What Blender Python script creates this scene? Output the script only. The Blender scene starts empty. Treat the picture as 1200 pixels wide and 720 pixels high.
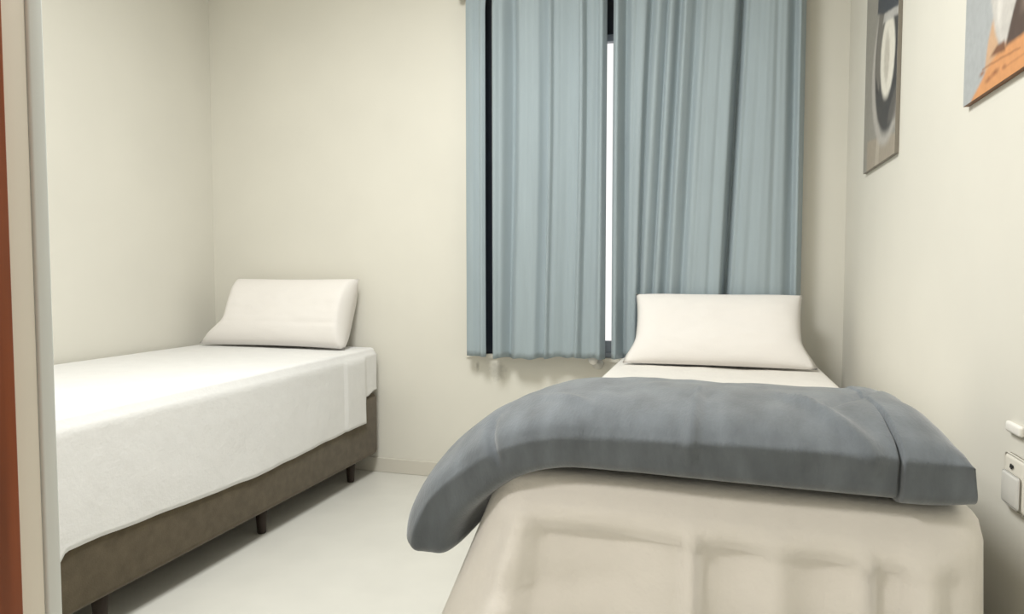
import bpy, bmesh, math, random
from mathutils import Vector, noise
random.seed(7)
S = bpy.context.scene
C = S.collection

# ---------------------------------------------------------------- camera, world, lights, exposure
F_PX = 800.0
YAW = math.radians(16.57); PITCH = math.radians(2.86)
cam = bpy.data.cameras.new('camera'); cam.sensor_width = 36; cam.lens = F_PX / 1200 * 36
cam.clip_start = 0.02
cam_o = bpy.data.objects.new('camera', cam); C.objects.link(cam_o)
cam_o.location = (0, 0, 1.0)
cam_o.rotation_euler = (math.pi / 2 - PITCH, 0, YAW)
S.camera = cam_o

w = bpy.data.worlds.new('world'); S.world = w; w.use_nodes = True
w.node_tree.nodes['Background'].inputs[0].default_value = (1.0, 0.985, 0.96, 1)
w.node_tree.nodes['Background'].inputs[1].default_value = 1.15

def area(name, loc, rot, sx, sy, power, col):
    l = bpy.data.lights.new(name, 'AREA'); l.shape = 'RECTANGLE'; l.size = sx; l.size_y = sy
    l.energy = power; l.color = col
    o = bpy.data.objects.new(name, l); C.objects.link(o); o.location = loc; o.rotation_euler = rot
    return o
area('ceiling_lamp_light', (-0.95, 1.40, 2.60), (0, 0, 0), 0.6, 0.6, 43, (0.985, 0.99, 0.97))
area('hall_fill_light', (-1.35, -0.35, 2.40), (0, 0, 0), 0.35, 0.35, 27, (1.0, 0.955, 0.90))  # added unseen fill behind the doorway, set left to graze the bed-front pleats

S.view_settings.view_transform = 'Standard'; S.view_settings.look = 'None'
S.view_settings.gamma = 1; S.view_settings.use_curve_mapping = False
S.view_settings.exposure = 0.27

# ---------------------------------------------------------------- helpers
def srgb(r, g, b):
    f = lambda c: (c / 12.92 if c <= 0.04045 else ((c + 0.055) / 1.055) ** 2.4)
    return (f(r / 255), f(g / 255), f(b / 255), 1)

def mat(name, col, rough=0.6, spec=0.3, metal=0.0, vary=0.0, vscale=8.0, bump=0.0, bscale=200.0,
        stretch=(1, 1, 1), sheen=0.0, transl=0.0, bdist=0.002):
    m = bpy.data.materials.new(name); m.use_nodes = True
    nt = m.node_tree; n = nt.nodes; L = nt.links
    p = n['Principled BSDF']; out = n['Material Output']
    p.inputs['Base Color'].default_value = col; p.inputs['Roughness'].default_value = rough
    p.inputs['Specular IOR Level'].default_value = spec; p.inputs['Metallic'].default_value = metal
    if sheen: p.inputs['Sheen Weight'].default_value = sheen
    tc = n.new('ShaderNodeTexCoord'); mp = n.new('ShaderNodeMapping'); mp.inputs['Scale'].default_value = stretch
    L.new(tc.outputs['Object'], mp.inputs[0])
    if vary:
        t = n.new('ShaderNodeTexNoise'); t.inputs['Scale'].default_value = vscale; t.inputs['Detail'].default_value = 5
        L.new(mp.outputs[0], t.inputs['Vector'])
        r = n.new('ShaderNodeValToRGB')
        r.color_ramp.elements[0].position = 0.3; r.color_ramp.elements[1].position = 0.7
        r.color_ramp.elements[0].color = tuple(c * (1 - vary) for c in col[:3]) + (1,)
        r.color_ramp.elements[1].color = tuple(min(1, c * (1 + vary)) for c in col[:3]) + (1,)
        L.new(t.outputs[0], r.inputs[0]); L.new(r.outputs[0], p.inputs['Base Color'])
    if bump:
        t2 = n.new('ShaderNodeTexNoise'); t2.inputs['Scale'].default_value = bscale; t2.inputs['Detail'].default_value = 4
        L.new(mp.outputs[0], t2.inputs['Vector'])
        b = n.new('ShaderNodeBump'); b.inputs['Strength'].default_value = bump; b.inputs['Distance'].default_value = bdist
        L.new(t2.outputs[0], b.inputs['Height']); L.new(b.outputs[0], p.inputs['Normal'])
    if transl:
        tr = n.new('ShaderNodeBsdfTranslucent'); tr.inputs[0].default_value = col
        mx = n.new('ShaderNodeMixShader'); mx.inputs[0].default_value = transl
        L.new(p.outputs[0], mx.inputs[1]); L.new(tr.outputs[0], mx.inputs[2]); L.new(mx.outputs[0], out.inputs[0])
    return m

def obj(name, bm, m, parent=None, smooth=True):
    me = bpy.data.meshes.new(name)
    bmesh.ops.recalc_face_normals(bm, faces=bm.faces[:])
    bm.to_mesh(me); bm.free()
    for k in (m if isinstance(m, (list, tuple)) else [m]): me.materials.append(k)
    if smooth:
        for p in me.polygons: p.use_smooth = True
    o = bpy.data.objects.new(name, me); C.objects.link(o)
    if parent: o.parent = parent
    return o

def tag(o, label, cat, group=None):
    o['label'] = label; o['category'] = cat
    if group: o['group'] = group
    return o
def struct(o): o['kind'] = 'structure'; return o
def thing(name, label, cat, loc=(0, 0, 0), group=None):
    o = bpy.data.objects.new(name, None); C.objects.link(o); o.location = loc; o.empty_display_size = 0.1
    return tag(o, label, cat, group)

def box(bm, x0, x1, y0, y1, z0, z1, bev=0.0, seg=3, mi=0):
    b2 = bmesh.new()
    bmesh.ops.create_cube(b2, size=1)
    for v in b2.verts:
        v.co = Vector(((x0 + x1) / 2 + v.co.x * (x1 - x0), (y0 + y1) / 2 + v.co.y * (y1 - y0), (z0 + z1) / 2 + v.co.z * (z1 - z0)))
    if bev: bmesh.ops.bevel(b2, geom=b2.edges[:], offset=bev, segments=seg, profile=0.5, affect='EDGES')
    for f in b2.faces: f.material_index = mi
    me = bpy.data.meshes.new('t'); b2.to_mesh(me); b2.free(); bm.from_mesh(me); bpy.data.meshes.remove(me)
    return bm
def boxes(*L):
    bm = bmesh.new()
    for a in L: box(bm, *a)
    return bm
def lathe(bm, prof, axis_o, axis_d, n=24):
    d = Vector(axis_d).normalized(); a = d.orthogonal().normalized(); b = d.cross(a); o = Vector(axis_o)
    rings = []
    for (t, r) in prof:
        rings.append([bm.verts.new(o + d * t + (a * math.cos(2 * math.pi * i / n) + b * math.sin(2 * math.pi * i / n)) * max(r, 1e-4)) for i in range(n)])
    for k in range(len(rings) - 1):
        for i in range(n):
            bm.faces.new((rings[k][i], rings[k][(i + 1) % n], rings[k + 1][(i + 1) % n], rings[k + 1][i]))
    bm.faces.new(rings[0][::-1]); bm.faces.new(rings[-1])
    return bm
def tube(bm, pts, r, n=8):
    pts = [Vector(p) for p in pts]; rings = []
    for k, p in enumerate(pts):
        d = (pts[min(k + 1, len(pts) - 1)] - pts[max(k - 1, 0)]).normalized()
        a = d.orthogonal().normalized() if k == 0 else (pa - d * pa.dot(d)).normalized()
        pa = a; b = d.cross(a)
        rings.append([bm.verts.new(p + (a * math.cos(2 * math.pi * i / n) + b * math.sin(2 * math.pi * i / n)) * r) for i in range(n)])
    for k in range(len(rings) - 1):
        for i in range(n):
            bm.faces.new((rings[k][i], rings[k][(i + 1) % n], rings[k + 1][(i + 1) % n], rings[k + 1][i]))
    bm.faces.new(rings[0][::-1]); bm.faces.new(rings[-1])
    return bm
def lerp_pts(pts, x):
    if x <= pts[0][0]: return pts[0][1]
    for (a, va), (b, vb) in zip(pts, pts[1:]):
        if x <= b:
            t = (x - a) / (b - a); t = t * t * (3 - 2 * t)
            return va + (vb - va) * t
    return pts[-1][1]
def sst(a, b, x):
    t = min(1, max(0, (x - a) / (b - a))); return t * t * (3 - 2 * t)
def nz(x, y, z, s=1.0): return noise.noise(Vector((x * s, y * s, z * s)))

# room dimensions (metres): camera stands in the doorway looking along +Y
XL, XR, YB, YN, ZC = -2.585, 0.506, 3.07, 0.70, 2.62

# ---------------------------------------------------------------- materials
M = {}
def wall_mat(name, grey_marks=False):
    m = mat(name, (0.71, 0.69, 0.62, 1), 0.55, 0.25, vary=0.02, vscale=3, bump=0.05, bscale=60)
    if grey_marks:
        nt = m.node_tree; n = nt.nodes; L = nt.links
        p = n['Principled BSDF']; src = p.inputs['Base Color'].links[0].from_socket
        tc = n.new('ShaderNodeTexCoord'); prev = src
        for (cx, cz, rx, rz, k) in ((-1.085, 0.553, 0.012, 0.026, .6), (-0.985, 0.535, 0.050, 0.055, .5)):  # two soft grey ovals below the curtain, mixed into the wall colour
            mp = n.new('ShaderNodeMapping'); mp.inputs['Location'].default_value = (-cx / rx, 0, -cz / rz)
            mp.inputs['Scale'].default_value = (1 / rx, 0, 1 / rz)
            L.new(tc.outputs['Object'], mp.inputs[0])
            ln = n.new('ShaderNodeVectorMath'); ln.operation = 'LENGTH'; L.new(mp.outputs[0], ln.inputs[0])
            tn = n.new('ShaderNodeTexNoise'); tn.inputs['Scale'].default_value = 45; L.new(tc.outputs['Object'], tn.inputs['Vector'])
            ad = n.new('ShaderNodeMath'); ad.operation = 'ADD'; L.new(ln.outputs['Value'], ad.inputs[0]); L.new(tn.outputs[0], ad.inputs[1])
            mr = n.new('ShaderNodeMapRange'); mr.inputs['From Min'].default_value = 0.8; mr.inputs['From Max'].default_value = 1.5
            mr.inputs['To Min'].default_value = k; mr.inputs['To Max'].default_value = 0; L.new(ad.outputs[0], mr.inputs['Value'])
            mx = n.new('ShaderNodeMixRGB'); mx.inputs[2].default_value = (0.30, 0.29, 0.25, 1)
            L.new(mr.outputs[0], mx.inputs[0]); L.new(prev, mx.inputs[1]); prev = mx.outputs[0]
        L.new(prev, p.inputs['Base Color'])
    return m
M['wall'] = wall_mat('wall_paint')
M['wall_back'] = wall_mat('wall_paint_marked', True)
M['ceiling'] = mat('ceiling_paint', (0.82, 0.80, 0.74, 1), 0.8)
M['floor'] = mat('floor_porcelain', (0.66, 0.65, 0.60, 1), 0.35, 0.4, vary=0.03, vscale=6, bump=0.03, bscale=40)
M['trim'] = mat('trim_paint', (0.72, 0.69, 0.61, 1), 0.45)
M['base'] = mat('baseboard_tile', (0.63, 0.60, 0.53, 1), 0.4)
M['jamb'] = mat('jamb_paint', (0.87, 0.82, 0.73, 1), 0.45)
M['seal'] = mat('jamb_grey', (0.76, 0.79, 0.78, 1), 0.5)
M['wood'] = mat('mahogany', (0.25, 0.062, 0.018, 1), 0.4, 0.4, vary=0.25, vscale=3, stretch=(14, 14, 0.8), bump=0.05)
M['alu'] = mat('navy_aluminium', (0.012, 0.016, 0.028, 1), 0.4, 0.4)
M['alu_light'] = mat('grey_aluminium', (0.35, 0.38, 0.43, 1), 0.4, 0.5)
M['glass'] = bpy.data.materials.new('window_glass'); M['glass'].use_nodes = True
_p = M['glass'].node_tree.nodes['Principled BSDF']
_p.inputs['Transmission Weight'].default_value = 1; _p.inputs['Roughness'].default_value = 0.0; _p.inputs['IOR'].default_value = 1.02
M['curtain'] = mat('curtain_cloth', (0.37, 0.44, 0.475, 1), 0.75, 0.2, vary=0.04, vscale=5, stretch=(6, 6, 0.5), bump=0.15, bscale=260, sheen=0.15, transl=0.10)
M['rod'] = mat('rod_metal', (0.55, 0.55, 0.52, 1), 0.3, 0.5, metal=0.7)
M['sheet'] = mat('sheet_cotton', (0.80, 0.77, 0.725, 1), 0.8, 0.15, bump=0.45, bdist=.003, bscale=80, vary=0.015, vscale=20)
M['sheet_l'] = mat('sheet_cotton_white', (0.79, 0.785, 0.775, 1), 0.8, 0.15, bump=0.5, bdist=.0022, bscale=85, vary=0.015, vscale=20)
M['pillow'] = mat('pillow_cotton', (0.80, 0.77, 0.74, 1), 0.8, 0.15, bump=0.3, bscale=140)
M['mattress'] = mat('mattress_ticking', (0.62, 0.58, 0.50, 1), 0.85, 0.1, bump=0.3, bscale=150)
M['suede'] = mat('taupe_suede', (0.105, 0.083, 0.053, 1), 0.9, 0.1, vary=0.14, vscale=30, bump=0.25, bscale=220, sheen=0.2)
M['leg'] = mat('dark_leg_wood', (0.035, 0.024, 0.018, 1), 0.5, 0.3, vary=0.2, stretch=(8, 8, 1))
M['duvet'] = mat('slate_blanket', (0.120, 0.136, 0.152, 1), 0.8, 0.2, vary=0.20, vscale=16, stretch=(1.6, .6, .6), bump=0.5, bscale=150, sheen=0.35)
M['plastic'] = mat('white_plastic', (0.82, 0.80, 0.75, 1), 0.35, 0.4)
M['plastic_grey'] = mat('pale_grey_plastic', (0.62, 0.61, 0.57, 1), 0.35, 0.4)
M['black'] = mat('black_mark', (0.02, 0.02, 0.02, 1), 0.5)

# ---------------------------------------------------------------- setting
struct(obj('floor', boxes((XL - .2, XR + .5, -1.3, YB + .2, -0.1, 0)), M['floor'], smooth=False))
struct(obj('ceiling', boxes((XL - .2, XR + .5, -1.3, YB + .2, ZC, ZC + .1)), M['ceiling'], smooth=False))
struct(obj('wall_left', boxes((XL - .12, XL, YN - .14, YB + .12, 0, ZC)), M['wall'], smooth=False))
struct(obj('wall_right', boxes((XR, XR + .12, YN - .14, YB + .12, 0, ZC)), M['wall'], smooth=False))
WX0, WX1, WZ0, WZ1 = -1.065, 0.30, 0.615, 2.36
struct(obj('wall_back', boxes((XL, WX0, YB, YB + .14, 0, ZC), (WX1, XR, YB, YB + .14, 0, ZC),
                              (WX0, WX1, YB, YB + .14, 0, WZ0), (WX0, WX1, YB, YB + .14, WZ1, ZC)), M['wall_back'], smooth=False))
DX0, DX1 = -0.915, 0.33
struct(obj('wall_front', boxes((XL, DX0 - .03, YN - .12, YN, 0, ZC), (DX1 + .03, XR, YN - .12, YN, 0, ZC),
                               (DX0 - .03, DX1 + .03, YN - .12, YN, 2.15, ZC)), M['wall'], smooth=False))
struct(obj('baseboard_back', boxes((XL, XR, YB - .012, YB, 0, .072, .003)), M['base'], smooth=False))
struct(obj('baseboard_left', boxes((XL, XL + .012, YN, YB - .012, 0, .072, .003)), M['base'], smooth=False))
struct(obj('baseboard_right', boxes((XR - .012, XR, YN, YB - .012, 0, .072, .003)), M['base'], smooth=False))
# door: cream jamb with a pale grey stop, mahogany leaf slid open on the near side
jx0, jx1 = -0.955, -0.883
jamb = struct(obj('trim_1', boxes((jx0, jx1, YN - .06, YN + .002, 0, 2.12, .003)), M['jamb']))
struct(obj('door_stop', boxes((jx1 - .012, jx1 + .004, YN + .002, YN + .024, 0, 2.12, .003)), M['seal'], jamb))
leaf = bmesh.new(); box(leaf, -1.62, -0.842, 0.605, 0.640, 0.01, 2.12, .003)
struct(obj('door_1', leaf, M['wood']))
# unseen corridor around the camera, added to cut the light through the doorway
struct(obj('wall_hall_unseen', boxes((XL - .12, XR + .5, -1.3, -1.2, 0, ZC), (XL - .22, XL - .12, -1.3, YN - .14, 0, ZC), (XR + .4, XR + .5, -1.2, YN - .14, 0, ZC),
                              (XR + .12, XR + .5, YN - .14, YN - .04, 0, ZC)), M['wall'], smooth=False))
# window
win = boxes((WX0, WX0 + .065, YB + .01, YB + .06, WZ0, WZ1, .004), (WX1 - .065, WX1, YB + .01, YB + .06, WZ0, WZ1, .004),
            (WX0 + .065, WX1 - .065, YB + .01, YB + .06, WZ1 - .30, WZ1, .004))
win_o = struct(obj('window_1', win, M['alu'], smooth=False))
struct(obj('window_sill', boxes((WX0 + .065, WX1 - .065, YB + .01, YB + .06, WZ0, WZ0 + .025, .004)), M['alu_light'], win_o, smooth=False))
ix0, ix1, iz0, iz1 = WX0 + .065, WX1 - .065, WZ0 + .025, WZ1 - .30
xm = (ix0 + ix1) / 2 + .10
for (a, b) in ((ix0, xm), (xm, ix1)):
    fr = boxes((a, a + .03, YB + .02, YB + .05, iz0, iz1), (b - .03, b, YB + .02, YB + .05, iz0, iz1),
               (a + .03, b - .03, YB + .02, YB + .05, iz1 - .03, iz1), (a + .03, b - .03, YB + .02, YB + .05, iz0, iz0 + .05))
    s = struct(obj('sash', fr, M['alu_light'], win_o, smooth=False))
    struct(obj('glass_pane', boxes((a + .03, b - .03, YB + .033, YB + .037, iz0 + .05, iz1 - .03)), M['glass'], s, smooth=False))
cw = .075
struct(obj('trim_2', boxes((WX0 - cw, WX0, YB - .010, YB, WZ0 - .018, WZ1 + cw), (WX1, WX1 + cw - .01, YB - .010, YB, WZ0 - .018, WZ1 + cw),
                           (WX0, WX1, YB - .010, YB, WZ1, WZ1 + cw), (WX0, WX1, YB - .010, YB, WZ0 - .018, WZ0)), M['trim'], smooth=False))

# ---------------------------------------------------------------- beds
def bed_base(label, x0, x1, y0, y1, z0, z1, leg_ys):
    t = thing('box_bed_base', label, 'bed base', ((x0 + x1) / 2, (y0 + y1) / 2, 0))
    ox, oy = t.location.x, t.location.y
    bm = boxes((x0 - ox, x1 - ox, y0 - oy, y1 - oy, z0, z1, .028, 5))
    obj('upholstered_box', bm, M['suede'], t)
    for xx in (x0 + .06, x1 - .06):
        for yy in leg_ys:
            lb = lathe(bmesh.new(), [(0, .015), (.005, .017), (z0 + .02, .024)], (xx - ox, yy - oy, 0), (0, 0, 1), 16)
            obj('leg', lb, M['leg'], t)
    return t

LX0, LX1, LY0, LY1 = -2.555, -1.60, 1.27, 3.045
ZB0, ZB1, ZT = 0.098, 0.405, 0.628
bed_base('taupe suede box bed base on dark legs along the left wall', LX0, LX1, LY0, LY1, ZB0, ZB1, (1.48, 2.20, 2.87))
tag(obj('mattress', boxes((LX0, LX1 - .012, LY0 + .01, LY1, ZB1, ZT - .006, .035, 5)), M['mattress']),
    'single mattress on the taupe bed base, bare at its window-side corner', 'mattress')

def perimeter(x0, x1, y0, y1, r, step=0.012):
    """rounded rectangle, counter-clockwise from the near-left corner's end; (pos, normal, arclength)"""
    pts = []
    def line(a, b, n):
        L = (Vector(b) - Vector(a)).length; k = max(2, int(L / step))
        for i in range(k): pts.append((Vector(a).lerp(Vector(b), i / k), Vector(n)))
    def arc(c, a0):
        for i in range(8):
            a = a0 + (math.pi / 2) * i / 8; n = Vector((math.cos(a), math.sin(a)))
            pts.append((Vector(c) + n * r, n))
    line((x0 + r, y0), (x1 - r, y0), (0, -1)); arc((x1 - r, y0 + r), -math.pi / 2)
    line((x1, y0 + r), (x1, y1 - r), (1, 0)); arc((x1 - r, y1 - r), 0)
    line((x1 - r, y1), (x0 + r, y1), (0, 1)); arc((x0 + r, y1 - r), math.pi / 2)
    line((x0, y1 - r), (x0, y0 + r), (-1, 0)); arc((x0 + r, y0 + r), math.pi)
    return pts

def drape(x0, x1, y0, y1, zt, hem, fold, r=0.05, er=0.03, nl=26, top=None):
    """a cloth over a box: rings from the middle outwards, over a rounded edge, then down to hem(p)"""
    P = perimeter(x0, x1, y0, y1, r); bm = bmesh.new(); N = len(P); rings = []
    cx, cy = (x0 + x1) / 2, (y0 + y1) / 2
    half = min(x1 - x0, y1 - y0) / 2
    def core(p):            # the spine point the rings shrink towards
        if (y1 - y0) > (x1 - x0): return Vector((cx, min(max(p.y, y0 + half), y1 - half)))
        return Vector((min(max(p.x, x0 + half), x1 - half), cy))
    for k in range(1, 17):
        f = k / 16
        ring = []
        for p, n in P:
            q = core(p - n * er).lerp(p - n * er, 0.02 + .98 * f)
            z = zt + (top(q.x, q.y) if top else 0) * (1 - f ** 6)
            ring.append(bm.verts.new((q.x, q.y, z)))
        rings.append(ring)
    for k in range(1, 5):
        a = math.pi / 2 * k / 4
        rings.append([bm.verts.new((*(p - n * er * (1 - math.sin(a))), zt - er * (1 - math.cos(a)))) for p, n in P])
    for k in range(1, nl + 1):
        f = k / nl; ring = []
        for p, n in P:
            h = hem(p, n); z = zt - er + (h - (zt - er)) * f
            off = fold(p, n, f, zt - er - z)
            ring.append(bm.verts.new((p.x + off.x, p.y + off.y, z)))
        rings.append(ring)
    for a, b in zip(rings, rings[1:]):
        for i in range(N):
            bm.faces.new((a[i], a[(i + 1) % N], b[(i + 1) % N], b[i]))
    bm.faces.new(rings[0])
    return bm
def solid(o, t=0.003, off=1):
    md = o.modifiers.new('thickness', 'SOLIDIFY'); md.thickness = t; md.offset = off
    return o

# left sheet
def hem_l(p, n):
    if n.x > .5:
        h = 0.285 - .026 * math.exp(-((p.y - 2.1) / .5) ** 2) + 0.0015 * math.sin(p.y * 23) + 0.003 * nz(p.y, 0, 0, 9)
        if p.y > 2.90: h = 0.285 + (0.405 - 0.285) * sst(2.895, 2.915, p.y) + .02 * sst(2.93, 3.0, p.y)
        h -= 0.04 * (1 - sst(1.29, 1.33, p.y))
        return h
    if n.y < -.3: return 0.245
    return 0.45
def fold_l(p, n, f, d):
    a = 0.004 + 0.010 * f
    if n.x > .5: a = .013 * sst(0, .06, f) + .003 * f
    if n.x < -.3 or n.y > .3: a = 0.002
    if n.x > .5:
        a += 0.003 * f * nz(p.y, d, 3, 6) + .001 * nz(p.y, d, 1, 30)
        a += .007 * sst(2.715, 2.725, p.y) * (1 - sst(2.90, 2.91, p.y)) * sst(0.0, .12, f)   # the doubled corner flap
        if p.y > 2.90: a -= 0.004 * f * sst(2.90, 2.92, p.y)
    elif n.y < -.3: a += .008 * f * math.sin(p.x * 21)
    return n * a
sl = obj('bedsheet', drape(LX0, LX1 - .012, LY0 + .01, LY1, ZT, hem_l, fold_l, r=.03, er=.014, nl=26,
         top=lambda x, y: .003 * nz(x, y, 0, 5) + .002 * nz(x, y, 2, 14)), M['sheet_l'])
solid(sl); tag(sl, 'white bedsheet hanging over the taupe bed base by the left wall', 'sheet')

# right bed
RX0, RX1, RY0, RY1 = -0.395, 0.403, 1.215, 3.03
bed_base('box bed base hidden under the floor-length white sheet by the right wall', RX0 + .02, RX1 - .02, RY0 + .02, RY1, ZB0, ZB1, (1.48, 2.20, 2.87))
tag(obj('mattress', boxes((RX0 + .012, RX1 - .012, RY0 + .012, RY1, ZB1, ZT - .006, .035, 5)), M['mattress']),
    'single mattress under the sheet of the bed by the right wall', 'mattress')
def hem_r(p, n): return 0.012
def fold_r(p, n, f, d):
    g = f ** 1.15
    a = 0.004 + 0.02 * g
    x, y = p.x, p.y
    if n.y < -.3 and abs(n.x) < .8:
        wn = sst(RX0 + .01, RX0 + .07, x) * (1 - sst(RX1 - .07, RX1 - .02, x))
        a += 0.035 * g * wn
        # flat broad pleats of the front drop
        for (c, wd, am) in ((-.325, .022, .036), (-.030, .0085, .026), (.235, .0085, .028), (.315, .022, .030), (-.19, .085, -.022), (.03, .035, -.016), (.105, .016, .012), (.17, .035, -.016)):
            a += wn * am * sst(.05, .13, f) * math.exp(-abs((x - c - .03 * g * c) / wd) ** 3)
        a += wn * .018 * sst(0.01, .05, f) * (1 - sst(.098, .108, f + .02 * x))
        a += wn * .014 * sst(.1, .3, f) * nz(x * 1.4 + 1.5 * f, f * 2.5, 11, 3.2)
        a += .006 * g * nz(x, d, 5, 7)
    o = n * a
    if x < -.2 and n.x < .3:
        cf = sst(-.25, RX0, x) if n.y < -.3 else max(0, 1 - (y - RY0) / .5)
        o.x -= 0.21 * f * max(0, cf)
    if n.x < -.5:
        o.x -= (.02 * g + .02 * g * (1 + math.sin(y * 24)) * .5)
    if n.x > .3: o.x = min(o.x, .012 + .03 * g)
    if n.y > .3: o = n * .004
    return o
sr = obj('bedsheet', drape(RX0, RX1, RY0, RY1, ZT, hem_r, fold_r, r=.045, er=.028, nl=34,
         top=lambda x, y: .004 * nz(x, y, 4, 5) + .003 * nz(x, y, 7, 13)), M['sheet'])
for v in sr.data.vertices:                    # the foot end is pulled a little further out on the wall side
    if v.co.y < 1.5: v.co.y -= .032 * min(1, max(0, (v.co.x - RX0) / .8)) * min(1, (1.5 - v.co.y) / .28)
solid(sr); tag(sr, 'cream white bedsheet falling in pleats to the floor under the slate blanket', 'sheet')

# pillows: a plump cushion with four ears, set leaning
def pillow_bm(wd, ht, th, ears=(0, 0), end=5, seam=None, nu=48, nv=36, sag=0.0):
    bm = bmesh.new(); lay = []
    for side in (1, -1):
        g = []
        for i in range(nu + 1):
            row = []
            for j in range(nv + 1):
                u = -1 + 2 * i / nu; v = -1 + 2 * j / nv
                e = (1 - abs(u) ** end) * (1 - abs(v) ** 2.6)
                z = side * th / 2 * max(0, e) ** .55
                # edges pulled in, corners kept out as ears
                x = u * wd / 2 * (1 - .045 * (1 - v * v) * abs(u) ** 3)
                y = v * ht / 2 * (1 - .03 * (1 - u * u) * abs(v) ** 3)
                x += (ears[0] if u < 0 else ears[1]) * abs(u) ** 6 * sst(-.25, -1, v) * 1.0
                if side == 1:
                    z += .006 * nz(u, v, 3, 2.2) * e + .003 * nz(u, v, 9, 6) * e
                    if seam is not None: z -= .006 * math.exp(-((v - seam) / .03) ** 2) * e
                row.append((x, y, z))
            g.append(row)
        lay.append(g)
    vs = {}
    def V(s, i, j):
        edge = i in (0, nu) or j in (0, nv)
        k = (0 if edge else s, i, j)
        if k not in vs:
            c = lay[s][i][j]; vs[k] = bm.verts.new((c[0], c[1], 0) if edge else c)
        return vs[k]
    for s in (0, 1):
        for i in range(nu):
            for j in range(nv):
                bm.faces.new((V(s, i, j), V(s, i + 1, j), V(s, i + 1, j + 1), V(s, i, j + 1)))
    return bm
def put_pillow(label, cx, yb, zb, wd, ht, th, lean, yaw=0, seam=None, m=None, ears=(0, 0), end=5):
    """bottom edge at (yb, zb), leaning back by `lean` degrees from vertical"""
    o = obj('pillow', pillow_bm(wd, ht, th, seam=seam, ears=ears, end=end), m or M['pillow'])
    a = math.radians(90 - lean)
    # local y up the slope, local z towards the viewer
    o.rotation_euler = (a, 0, yaw)
    c, s = math.cos(a), math.sin(a)
    o.location = (cx, yb + ht / 2 * c, zb + ht / 2 * s)
    return tag(o, label, 'pillow')
put_pillow('white pillow leaning in the left corner on the bed with the exposed taupe base', -2.03, 2.86, ZT + .012, .70, .36, .165, 24, 0, seam=-.42, ears=(-.13, .0), end=30)
put_pillow('white pillow propped under the blue-grey curtains at the head of the right bed', 0.006, 2.735, ZT + .012, .655, .335, .12, 36, 0, ears=(-.03, .035), end=6)

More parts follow.
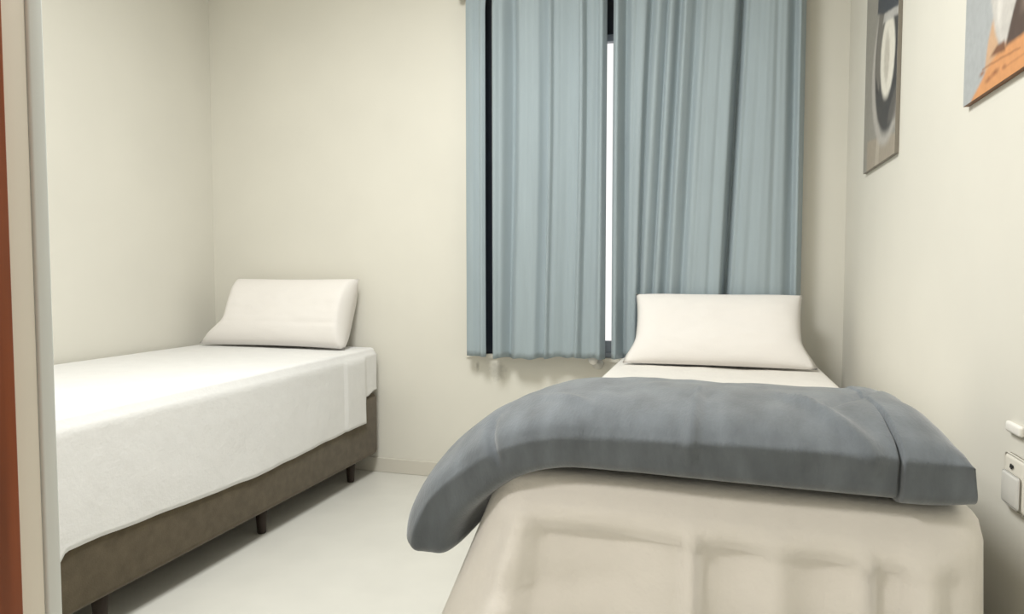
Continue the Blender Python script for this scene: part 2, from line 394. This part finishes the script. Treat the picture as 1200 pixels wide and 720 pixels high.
# slate blanket folded thick across the foot of the right bed, its left end hanging down
def blanket():
    ctrl = [(.366, .714), (.30, .706), (.15, .706), (0, .708), (-.15, .708), (-.27, .704), (-.365, .676), (-.443, .624), (-.502, .567), (-.530, .513), (-.536, .462)]
    # Catmull-Rom
    path = []
    for i in range(len(ctrl) - 1):
        p0 = Vector(ctrl[max(i - 1, 0)]); p1 = Vector(ctrl[i]); p2 = Vector(ctrl[i + 1]); p3 = Vector(ctrl[min(i + 2, len(ctrl) - 1)])
        for k in range(14):
            t = k / 14
            path.append(0.5 * ((2 * p1) + (p2 - p0) * t + (2 * p0 - 5 * p1 + 4 * p2 - p3) * t * t + (3 * p1 - p0 - 3 * p2 + p3) * t ** 3))
    path.append(Vector(ctrl[-1]))
    A = [0]
    for p, q in zip(path, path[1:]): A.append(A[-1] + (q - p).length)
    ss = []; t = 0
    while t < A[-1]:
        ss.append(t)
        t += .0016 if .082 < t < .104 else (.004 if t < .05 or .74 < t < .84 or t > A[-1] - .03 else .008)
    ss.append(A[-1])
    def at(t):
        for k in range(len(A) - 1):
            if t <= A[k + 1]: return path[k].lerp(path[k + 1], (t - A[k]) / max(1e-9, A[k + 1] - A[k]))
        return path[-1]
    path = [at(t) for t in ss]; L = ss
    ns = len(path); NC = 104
    bm = bmesh.new(); rings = []
    for i, c in enumerate(path):
        s = L[i]; tot = L[-1]
        d = (path[min(i + 1, ns - 1)] - path[max(i - 1, 0)]).normalized()
        n = Vector((-d.y, d.x)); n = n if n.y > 0 or n.x < 0 else -n
        if n.y < 0: n = -n
        # rounded ends
        e0 = min(1, s / .055); e1 = min(1, (tot - s) / .02)
        cap = (1 - (1 - e0) ** 2.2) ** .5 * (1 - (1 - e1) ** 2) ** .5
        cap = max(cap, .05)
        ht = .064
        ctop = (1 - (1 - min(1, s / .085)) ** 2.4) ** .5
        ce = max(.3, (1 - (1 - e1) ** 2) ** .5)
        y0 = 1.174 - .036 * (1 - min(1, s / .85)) + .010 * sst(.75, 1.1, s) + .006 * nz(s, 0, 0, 4)
        y1 = 1.66 + .02 * nz(s, 3, 0, 3)
        y0 += (1 - ce) * .02; y1 -= (1 - ce) * .02
        yc = (y0 + y1) / 2; hw = (y1 - y0) / 2
        flap = 1 - sst(.090, .096, s)
        ring = []
        for j in range(NC):
            a = 2 * math.pi * j / NC
            ca, sa = math.cos(a), math.sin(a)
            ex = 2 / (2.7 if sa > 0 else 5.5)
            u = math.copysign(abs(ca) ** ex, ca); v = math.copysign(abs(sa) ** ex, sa)
            yy = yc + hw * u
            hh = ht * ((.12 + .88 * ctop) if v > 0 else 1) * (.72 + .28 * ce)
            # the folded bulk is fullest a third back from the front
            prof = .92 + .10 * math.exp(-((u + .25) / .5) ** 2)
            vv = v * hh * (prof if v > 0 else 1)
            wr = 0.0
            if v > -.2:
                wr += .006 * nz(s, yy, 0, 7) + .003 * nz(s, yy, 4, 18)
                wr += -.016 * math.exp(-((s - .755 - .05 * (yy - 1.2)) / .009) ** 2) * (1 - sst(1.22, 1.30, yy))
                wr += .010 * math.exp(-(((s - .66) - 1.1 * (yy - 1.30)) / .02) ** 2) * (1 - sst(1.24, 1.36, yy)) * sst(.56, .62, s) # tuck at the bend
                wr += .012 * math.exp(-((s - .40 + .05 * (yy - 1.2)) / .010) ** 2) * (1 - sst(1.3, 1.5, yy))
                wr += .014 * math.exp(-(((s - .17) - .5 * (yy - 1.22)) / .018) ** 2) * (1 - sst(1.28, 1.45, yy)) * (1 - flap)
                wr += -.010 * math.exp(-(((s - .10) + .6 * (yy - 1.42)) / .012) ** 2) * sst(1.25, 1.32, yy)
                wr += .006 * math.exp(-((v - .1 - .1 * math.sin(s * 7)) / .16) ** 2) * (1 if u < 0 else 0)
            if u < -.2: wr -= .012 * math.exp(-((s - .0935) / .0022) ** 2) * (1 - sst(1.26, 1.34, yy))
            g = 1 + (.006 * flap) / .066
            dy = (-.006 * flap if u < 0 else 0) - (wr * sst(-.6, -.95, u))
            q = c + n * (vv * g + wr * max(0, v))
            ring.append(bm.verts.new((q.x, yy + dy, q.y)))
        rings.append(ring)
    for a, b in zip(rings, rings[1:]):
        for j in range(NC):
            bm.faces.new((a[j], a[(j + 1) % NC], b[(j + 1) % NC], b[j]))
    for r in (rings[0], rings[-1]):
        cvec = sum((v.co for v in r), Vector()) / NC
        cv = bm.verts.new(cvec)
        for j in range(NC): bm.faces.new((r[j], r[(j + 1) % NC], cv))
    return bm
tag(obj('blanket', blanket(), M['duvet']), 'thick slate blue-grey blanket folded across the foot of the right bed', 'blanket')

# ---------------------------------------------------------------- curtains
YC = 3.005
def colX(px, Y=YC):
    u = (px - 600) / F_PX; c, s = math.cos(YAW), math.sin(YAW)
    return Y * (-s + u * c) / (c + u * s)
def curtain_panel(px0, px1, folds, ztop, hem, slant=lambda px, z: 0.0, amp=1.25):
    bm = bmesh.new(); nx = max(24, int((px1 - px0) / 1.1)); nzr = 56; g = []
    for i in range(nx + 1):
        px = px0 + (px1 - px0) * i / nx; row = []
        for k in range(nzr + 1):
            f = k / nzr; h = hem(px); z = ztop + (h - ztop) * f
            edge = min(1, min(px - px0, px1 - px) / 25 + .0)
            pq = px + slant(px, f) * edge
            y = YC - amp * lerp_pts(folds, pq) * (1.0 + .15 * math.sin(f * 3)) + .005 * nz(pq * .03, f * 1.5, 2, 1) + .007 * nz(pq * .11, f * .8, 5, 1) + .003 * nz(pq * .27, f * .5, 8, 1)
            gather = .35 + .65 * sst(0, .08, f)
            y = YC + (y - YC) * gather
            row.append(bm.verts.new((colX(px), y, z)))
        g.append(row)
    for i in range(nx):
        for k in range(nzr):
            bm.faces.new((g[i][k], g[i + 1][k], g[i + 1][k + 1], g[i][k + 1]))
    return bm
ZROD = 2.283
pA = curtain_panel(547, 571.5, [(547, .0), (556, .012), (563, .008), (567, .028), (571.5, .022)], ZROD + .03, lambda p: .612)
pB = curtain_panel(578.5, 710, [(578.5, .015), (583, .045), (590, .035), (601, -.004), (612, .030), (630, .032), (643, .012), (646, .040), (650, .022), (664, .012), (677, .020), (682, .046), (688, .022), (699, .020), (705, .042), (710, .010)],
                   ZROD + .03, lambda p: .610 + .012 * sst(620, 660, p) + .003 * math.sin(p * .3), lambda p, f: 3 * f - 2 * math.sin(f * 4))
pC = curtain_panel(718, 938, [(718, .018), (723, .046), (732, .006), (741, .024), (757, .034), (763, .004), (772, .032), (782, .010), (786, .036), (797, .006), (803, .034), (815, .010), (824, .034), (845, .036), (858, .044), (866, -.008), (873, .026), (896, .038), (914, .034), (926, .012), (930, .036), (938, .0)],
                   ZROD + .03, lambda p: .622 + .03 * sst(726, 745, p) + .004 * math.sin(p * .21), lambda p, f: (20 * f) * sst(725, 760, p) * (1 - sst(850, 930, p)) )
def fin(o): return solid(o, .0025, 0)
cA = fin(obj('curtain', pA, M['curtain'])); tag(cA, 'narrow blue-grey curtain strip left of the dark slit', 'curtain')
cB = fin(obj('curtain', pB, M['curtain'])); tag(cB, 'blue-grey curtain panel between the dark slit and the bright gap', 'curtain')
cC = fin(obj('curtain', pC, M['curtain'])); tag(cC, 'wide blue-grey curtain panel hanging behind the right bed pillow', 'curtain')
rod = thing('curtain_rod', 'silver curtain rod with round end cap above the window', 'curtain rod', (-.4, YC + .024, ZROD))
rb = lathe(bmesh.new(), [(0, .011), (1.565, .011)], (-.735, 0, 0), (1, 0, 0), 20); obj('pole', rb, M['rod'], rod)
for sx, xx in ((-1, -.735), (1, .83)):
    f = lathe(bmesh.new(), [(0, .012), (.004, .016), (.012, .019), (.022, .019), (.028, .014), (.031, .002)], (xx, 0, 0), (sx, 0, 0), 24); obj('end_cap', f, M['rod'], rod)
for xx in (-.725, .815):
    bk = boxes((xx - .006, xx + .006, 0.008, YB - YC - .024, -.008, .008, .002), (xx - .014, xx + .014, YB - YC - .030, YB - YC - .024, -.03, .03, .002))
    obj('bracket', bk, M['rod'], rod)

# small holdback knob low on the wall beside the right bed
kx = colX(697, YB - .03); kz = .600
k = thing('holdback_knob', 'small pale knob on the wall below the bright curtain gap', 'knob', (kx, YB, kz))
obj('backplate', lathe(bmesh.new(), [(0, .027), (.010, .027), (.016, .022), (.022, .012), (.034, .010)], (.012, 0, -.010), (0, -1, 0), 28), M['plastic_grey'], k)
obj('ball', lathe(bmesh.new(), [(0, .006), (.004, .014), (.011, .020), (.020, .022), (.029, .018), (.036, .008), (.038, .002)], (.002, -.030, 0.004), (-.25, -1, 0.35), 28), M['plastic'], k)

# ---------------------------------------------------------------- prints on the right wall
def wallpt(px, py, X):
    u = (px - 600) / F_PX; c, s = math.cos(YAW), math.sin(YAW)
    t = X / (-s + u * c); return t * (c + u * s), 1.0 + (320 - py) * t / F_PX       # Y, Z on the wall plane
XP = XR - .012
def W(*pts): return [wallpt(px, py, XP) for px, py in pts]
def picture_mat(name, base, layers, warp=.012):
    """a soft-edged picture: convex shapes and ellipses (Y,Z metres) laid over one another"""
    m = bpy.data.materials.new(name); m.use_nodes = True
    nt = m.node_tree; n = nt.nodes; L = nt.links; p = n['Principled BSDF']
    p.inputs['Roughness'].default_value = .4; p.inputs['Specular IOR Level'].default_value = .3
    tc = n.new('ShaderNodeTexCoord')
    tn = n.new('ShaderNodeTexNoise'); tn.inputs['Scale'].default_value = 14; tn.inputs['Detail'].default_value = 4
    L.new(tc.outputs['Object'], tn.inputs['Vector'])
    def vm(op, a, b=None):
        x = n.new('ShaderNodeVectorMath'); x.operation = op
        for i, q in enumerate((a, b)):
            if q is None: continue
            if isinstance(q, tuple): x.inputs[i].default_value = q
            else: L.new(q, x.inputs[i])
        return x
    w0 = vm('SUBTRACT', tn.outputs['Color'], (.5, .5, .5)); w1 = vm('MULTIPLY', w0.outputs[0], (0, warp, warp))
    co = vm('ADD', tc.outputs['Object'], w1.outputs[0]).outputs[0]
    def mp_range(src, a, b, ta, tb):
        x = n.new('ShaderNodeMapRange'); x.interpolation_type = 'SMOOTHSTEP'
        x.inputs['From Min'].default_value = a; x.inputs['From Max'].default_value = b
        x.inputs['To Min'].default_value = ta; x.inputs['To Max'].default_value = tb
        L.new(src, x.inputs['Value']); return x.outputs[0]
    def mul(a, b):
        x = n.new('ShaderNodeMath'); x.operation = 'MULTIPLY'; L.new(a, x.inputs[0])
        if isinstance(b, float): x.inputs[1].default_value = b
        else: L.new(b, x.inputs[1])
        return x.outputs[0]
    prev = None
    for kind, geo, col, soft, alpha in layers:
        if kind == 'poly':
            A = sum(a[0] * b[1] - b[0] * a[1] for a, b in zip(geo, geo[1:] + geo[:1]))
            if A < 0: geo = geo[::-1]
            mask = None
            for a, b in zip(geo, geo[1:] + geo[:1]):
                dy, dz = b[0] - a[0], b[1] - a[1]; l = math.hypot(dy, dz)
                ny, nzv = -dz / l, dy / l                                   # inward
                d = vm('DOT_PRODUCT', co, (0, ny, nzv)).outputs['Value']; o = ny * a[0] + nzv * a[1]
                e = mp_range(d, o - soft, o + soft, 0, 1)
                mask = e if mask is None else mul(mask, e)
        else:
            cy, cz, ry, rz = geo
            q = vm('DIVIDE', vm('SUBTRACT', co, (0, cy, cz)).outputs[0], (1e6, ry, rz))
            mask = mp_range(vm('LENGTH', q.outputs[0]).outputs['Value'], 1 - soft / min(ry, rz), 1 + soft / min(ry, rz), 1, 0)
        mask = mul(mask, float(alpha))
        mx = n.new('ShaderNodeMixRGB'); L.new(mask, mx.inputs[0]); mx.inputs[2].default_value = srgb(*col)
        if prev is None: mx.inputs[1].default_value = srgb(*base)
        else: L.new(prev, mx.inputs[1])
        prev = mx.outputs[0]
    t2 = n.new('ShaderNodeTexNoise'); t2.inputs['Scale'].default_value = 60; t2.inputs['Detail'].default_value = 5
    L.new(tc.outputs['Object'], t2.inputs['Vector'])
    v = mp_range(t2.outputs[0], .25, .75, .94, 1.05)
    cm = n.new('ShaderNodeMixRGB'); cm.blend_type = 'MULTIPLY'; cm.inputs[0].default_value = 1
    L.new(prev, cm.inputs[1]); L.new(v, cm.inputs[2]); L.new(cm.outputs[0], p.inputs['Base Color'])
    return m
def ellp(px0, px1, py0, py1):
    (ya, za), (yb, zb) = wallpt(px0, (py0 + py1) / 2, XP), wallpt(px1, (py0 + py1) / 2, XP)
    yc = (ya + yb) / 2; pm = 0
    cz = (za + zb) / 2; d = yc / (math.cos(YAW) + 0)
    t = (XP / (-math.sin(YAW) + ((px0 + px1) / 2 - 600) / F_PX * math.cos(YAW)))
    return (yc, 1.0 + (320 - (py0 + py1) / 2) * t / F_PX, abs(ya - yb) / 2, (py1 - py0) / 2 * t / F_PX)
def board(label, yN, yF, z0, z1, m, edge, th=.012):
    o = obj('wall_print', boxes((XR - th, XR, yN, yF, z0, z1, .0012, 2)), [m, edge], smooth=False)
    for f in o.data.polygons:
        if abs(f.normal.x) < .5: f.material_index = 1
    return tag(o, label, 'picture')
pz = 1.348
m1 = picture_mat('grey_print', (146, 143, 136), [
    ('poly', W((1012, 204), (1049, 186), (1050, 155), (1012, 168)), (160, 150, 136), .006, 1),
    ('poly', W((1021, 202), (1025, 200), (1027, 150), (1023, 151)), (182, 174, 160), .004, .8),
    ('ell', ellp(1016, 1051, -10, 170), (178, 174, 168), .014, 1),
    ('ell', ellp(1019, 1049, -20, 157), (66, 65, 66), .014, 1),
    ('poly', W((1030, 152), (1044, 140), (1049, 60), (1043, 60), (1036, 130)), (104, 100, 96), .010, .7),
    ('poly', W((1019, 90), (1024, 112), (1028, 20), (1022, 20)), (120, 116, 110), .008, .9),
    ('ell', ellp(1025, 1041, 22, 117), (228, 224, 212), .012, 1),
    ('ell', ellp(1029, 1035, 45, 100), (186, 180, 168), .012, .8),
    ('poly', W((1020, 24), (1054, 14), (1056, -30), (1022, -30)), (64, 68, 76), .008, 1),
    ('poly', W((1026, 36), (1031, 32), (1050, 22), (1050, 8), (1043, 12), (1028, 22)), (186, 184, 180), .008, .9),
    ('poly', W((1048, 90), (1051, 80), (1054, -30), (1050, -30)), (176, 174, 168), .008, .9),
])
edge1 = mat('print_edge_grey', srgb(128, 122, 112), .5)
board('narrow grey monochrome print on the right wall nearest the window', 2.24, 2.68, pz, 2.05, m1, edge1)
m2 = picture_mat('wooden_print', (172, 175, 176), [
    ('poly', W((1144, 118), (1160, 108), (1160, 20), (1152, 30), (1146, 70)), (206, 166, 128), .008, .9),
    ('poly', W((1126, 134), (1215, 76), (1215, 14), (1166, 54), (1136, 108)), (210, 150, 100), .007, 1),
    ('poly', W((1146, -40), (1151, 20), (1158, 52), (1166, 60), (1176, 40), (1192, -50)), (200, 196, 190), .010, 1),
    ('poly', W((1154, -40), (1158, 30), (1162, 40), (1164, -40)), (222, 218, 212), .010, .8),
    ('poly', W((1168, 60), (1185, 48), (1215, 20), (1215, -40), (1190, -40), (1174, 24)), (88, 72, 64), .007, 1),
    ('poly', W((1184, 20), (1194, 8), (1200, -40), (1190, -40)), (132, 116, 104), .014, .8),
    ('poly', W((1190, 32), (1215, 18), (1215, -60), (1197, -20)), (198, 170, 148), .006, 1),
    ('poly', W((1151, 73), (1168, 64), (1167, 52), (1158, 58)), (126, 88, 64), .006, 1),
    ('poly', W((1142, 88), (1186, 61), (1186, 59), (1142, 86)), (156, 104, 68), .003, .8),
    ('poly', W((1165, 86), (1215, 52), (1215, 50), (1165, 84)), (176, 120, 78), .003, .7),
    ('ell', ellp(1140, 1144, 89, 93), (150, 98, 64), .005, 1),
    ('ell', ellp(1154, 1160, 87, 92), (150, 98, 64), .005, 1),
    ('ell', ellp(1147, 1153, 95, 99), (160, 106, 70), .005, 1),
    ('ell', ellp(1166, 1169, 81, 85), (160, 106, 70), .005, 1),
])
edge2 = mat('print_edge_brown', srgb(120, 84, 56), .5)
board('print of a pale cloth on an orange wooden plank, right of the grey print', 1.24, 1.665, pz, 2.05, m2, edge2)

# wall fittings at the right
def yz(px, py): return wallpt(px, py, XR)
y_, z_ = yz(1196, 503)
sw = thing('wall_switch', 'small white rounded switch on the right wall above the socket', 'switch', (XR, y_ - .012, z_))
obj('rocker', boxes((-.010, 0, -.030, .030, -.0095, .0095, .0048, 4)), M['plastic'], sw)
y_, z_ = yz(1200, 568)
so = thing('wall_socket', 'pale grey wall socket with a small black mark beside the bed', 'socket', (XR, y_ - .010, z_))
obj('cover_plate', boxes((-.009, 0, -.042, .042, -.046, .046, .0085, 4)), M['trim'], so)
obj('lower_face', boxes((-.016, -.009, -.034, .034, -.040, .016, .0055, 4)), M['plastic_grey'], so)
gl = bmesh.new()
tube(gl, [(-.0105, .011 - .012 * t, .024 + .006 * math.sin(t * math.pi) + (.003 * math.sin(t * 9))) for t in [i / 20 for i in range(21)]], .0011)
tube(gl, [(-.0105, .006 + .003 * math.cos(a), .026 + .003 * math.sin(a)) for a in [i * 2 * math.pi / 16 for i in range(15)]], .0009)
obj('printed_mark', gl, M['black'], so)
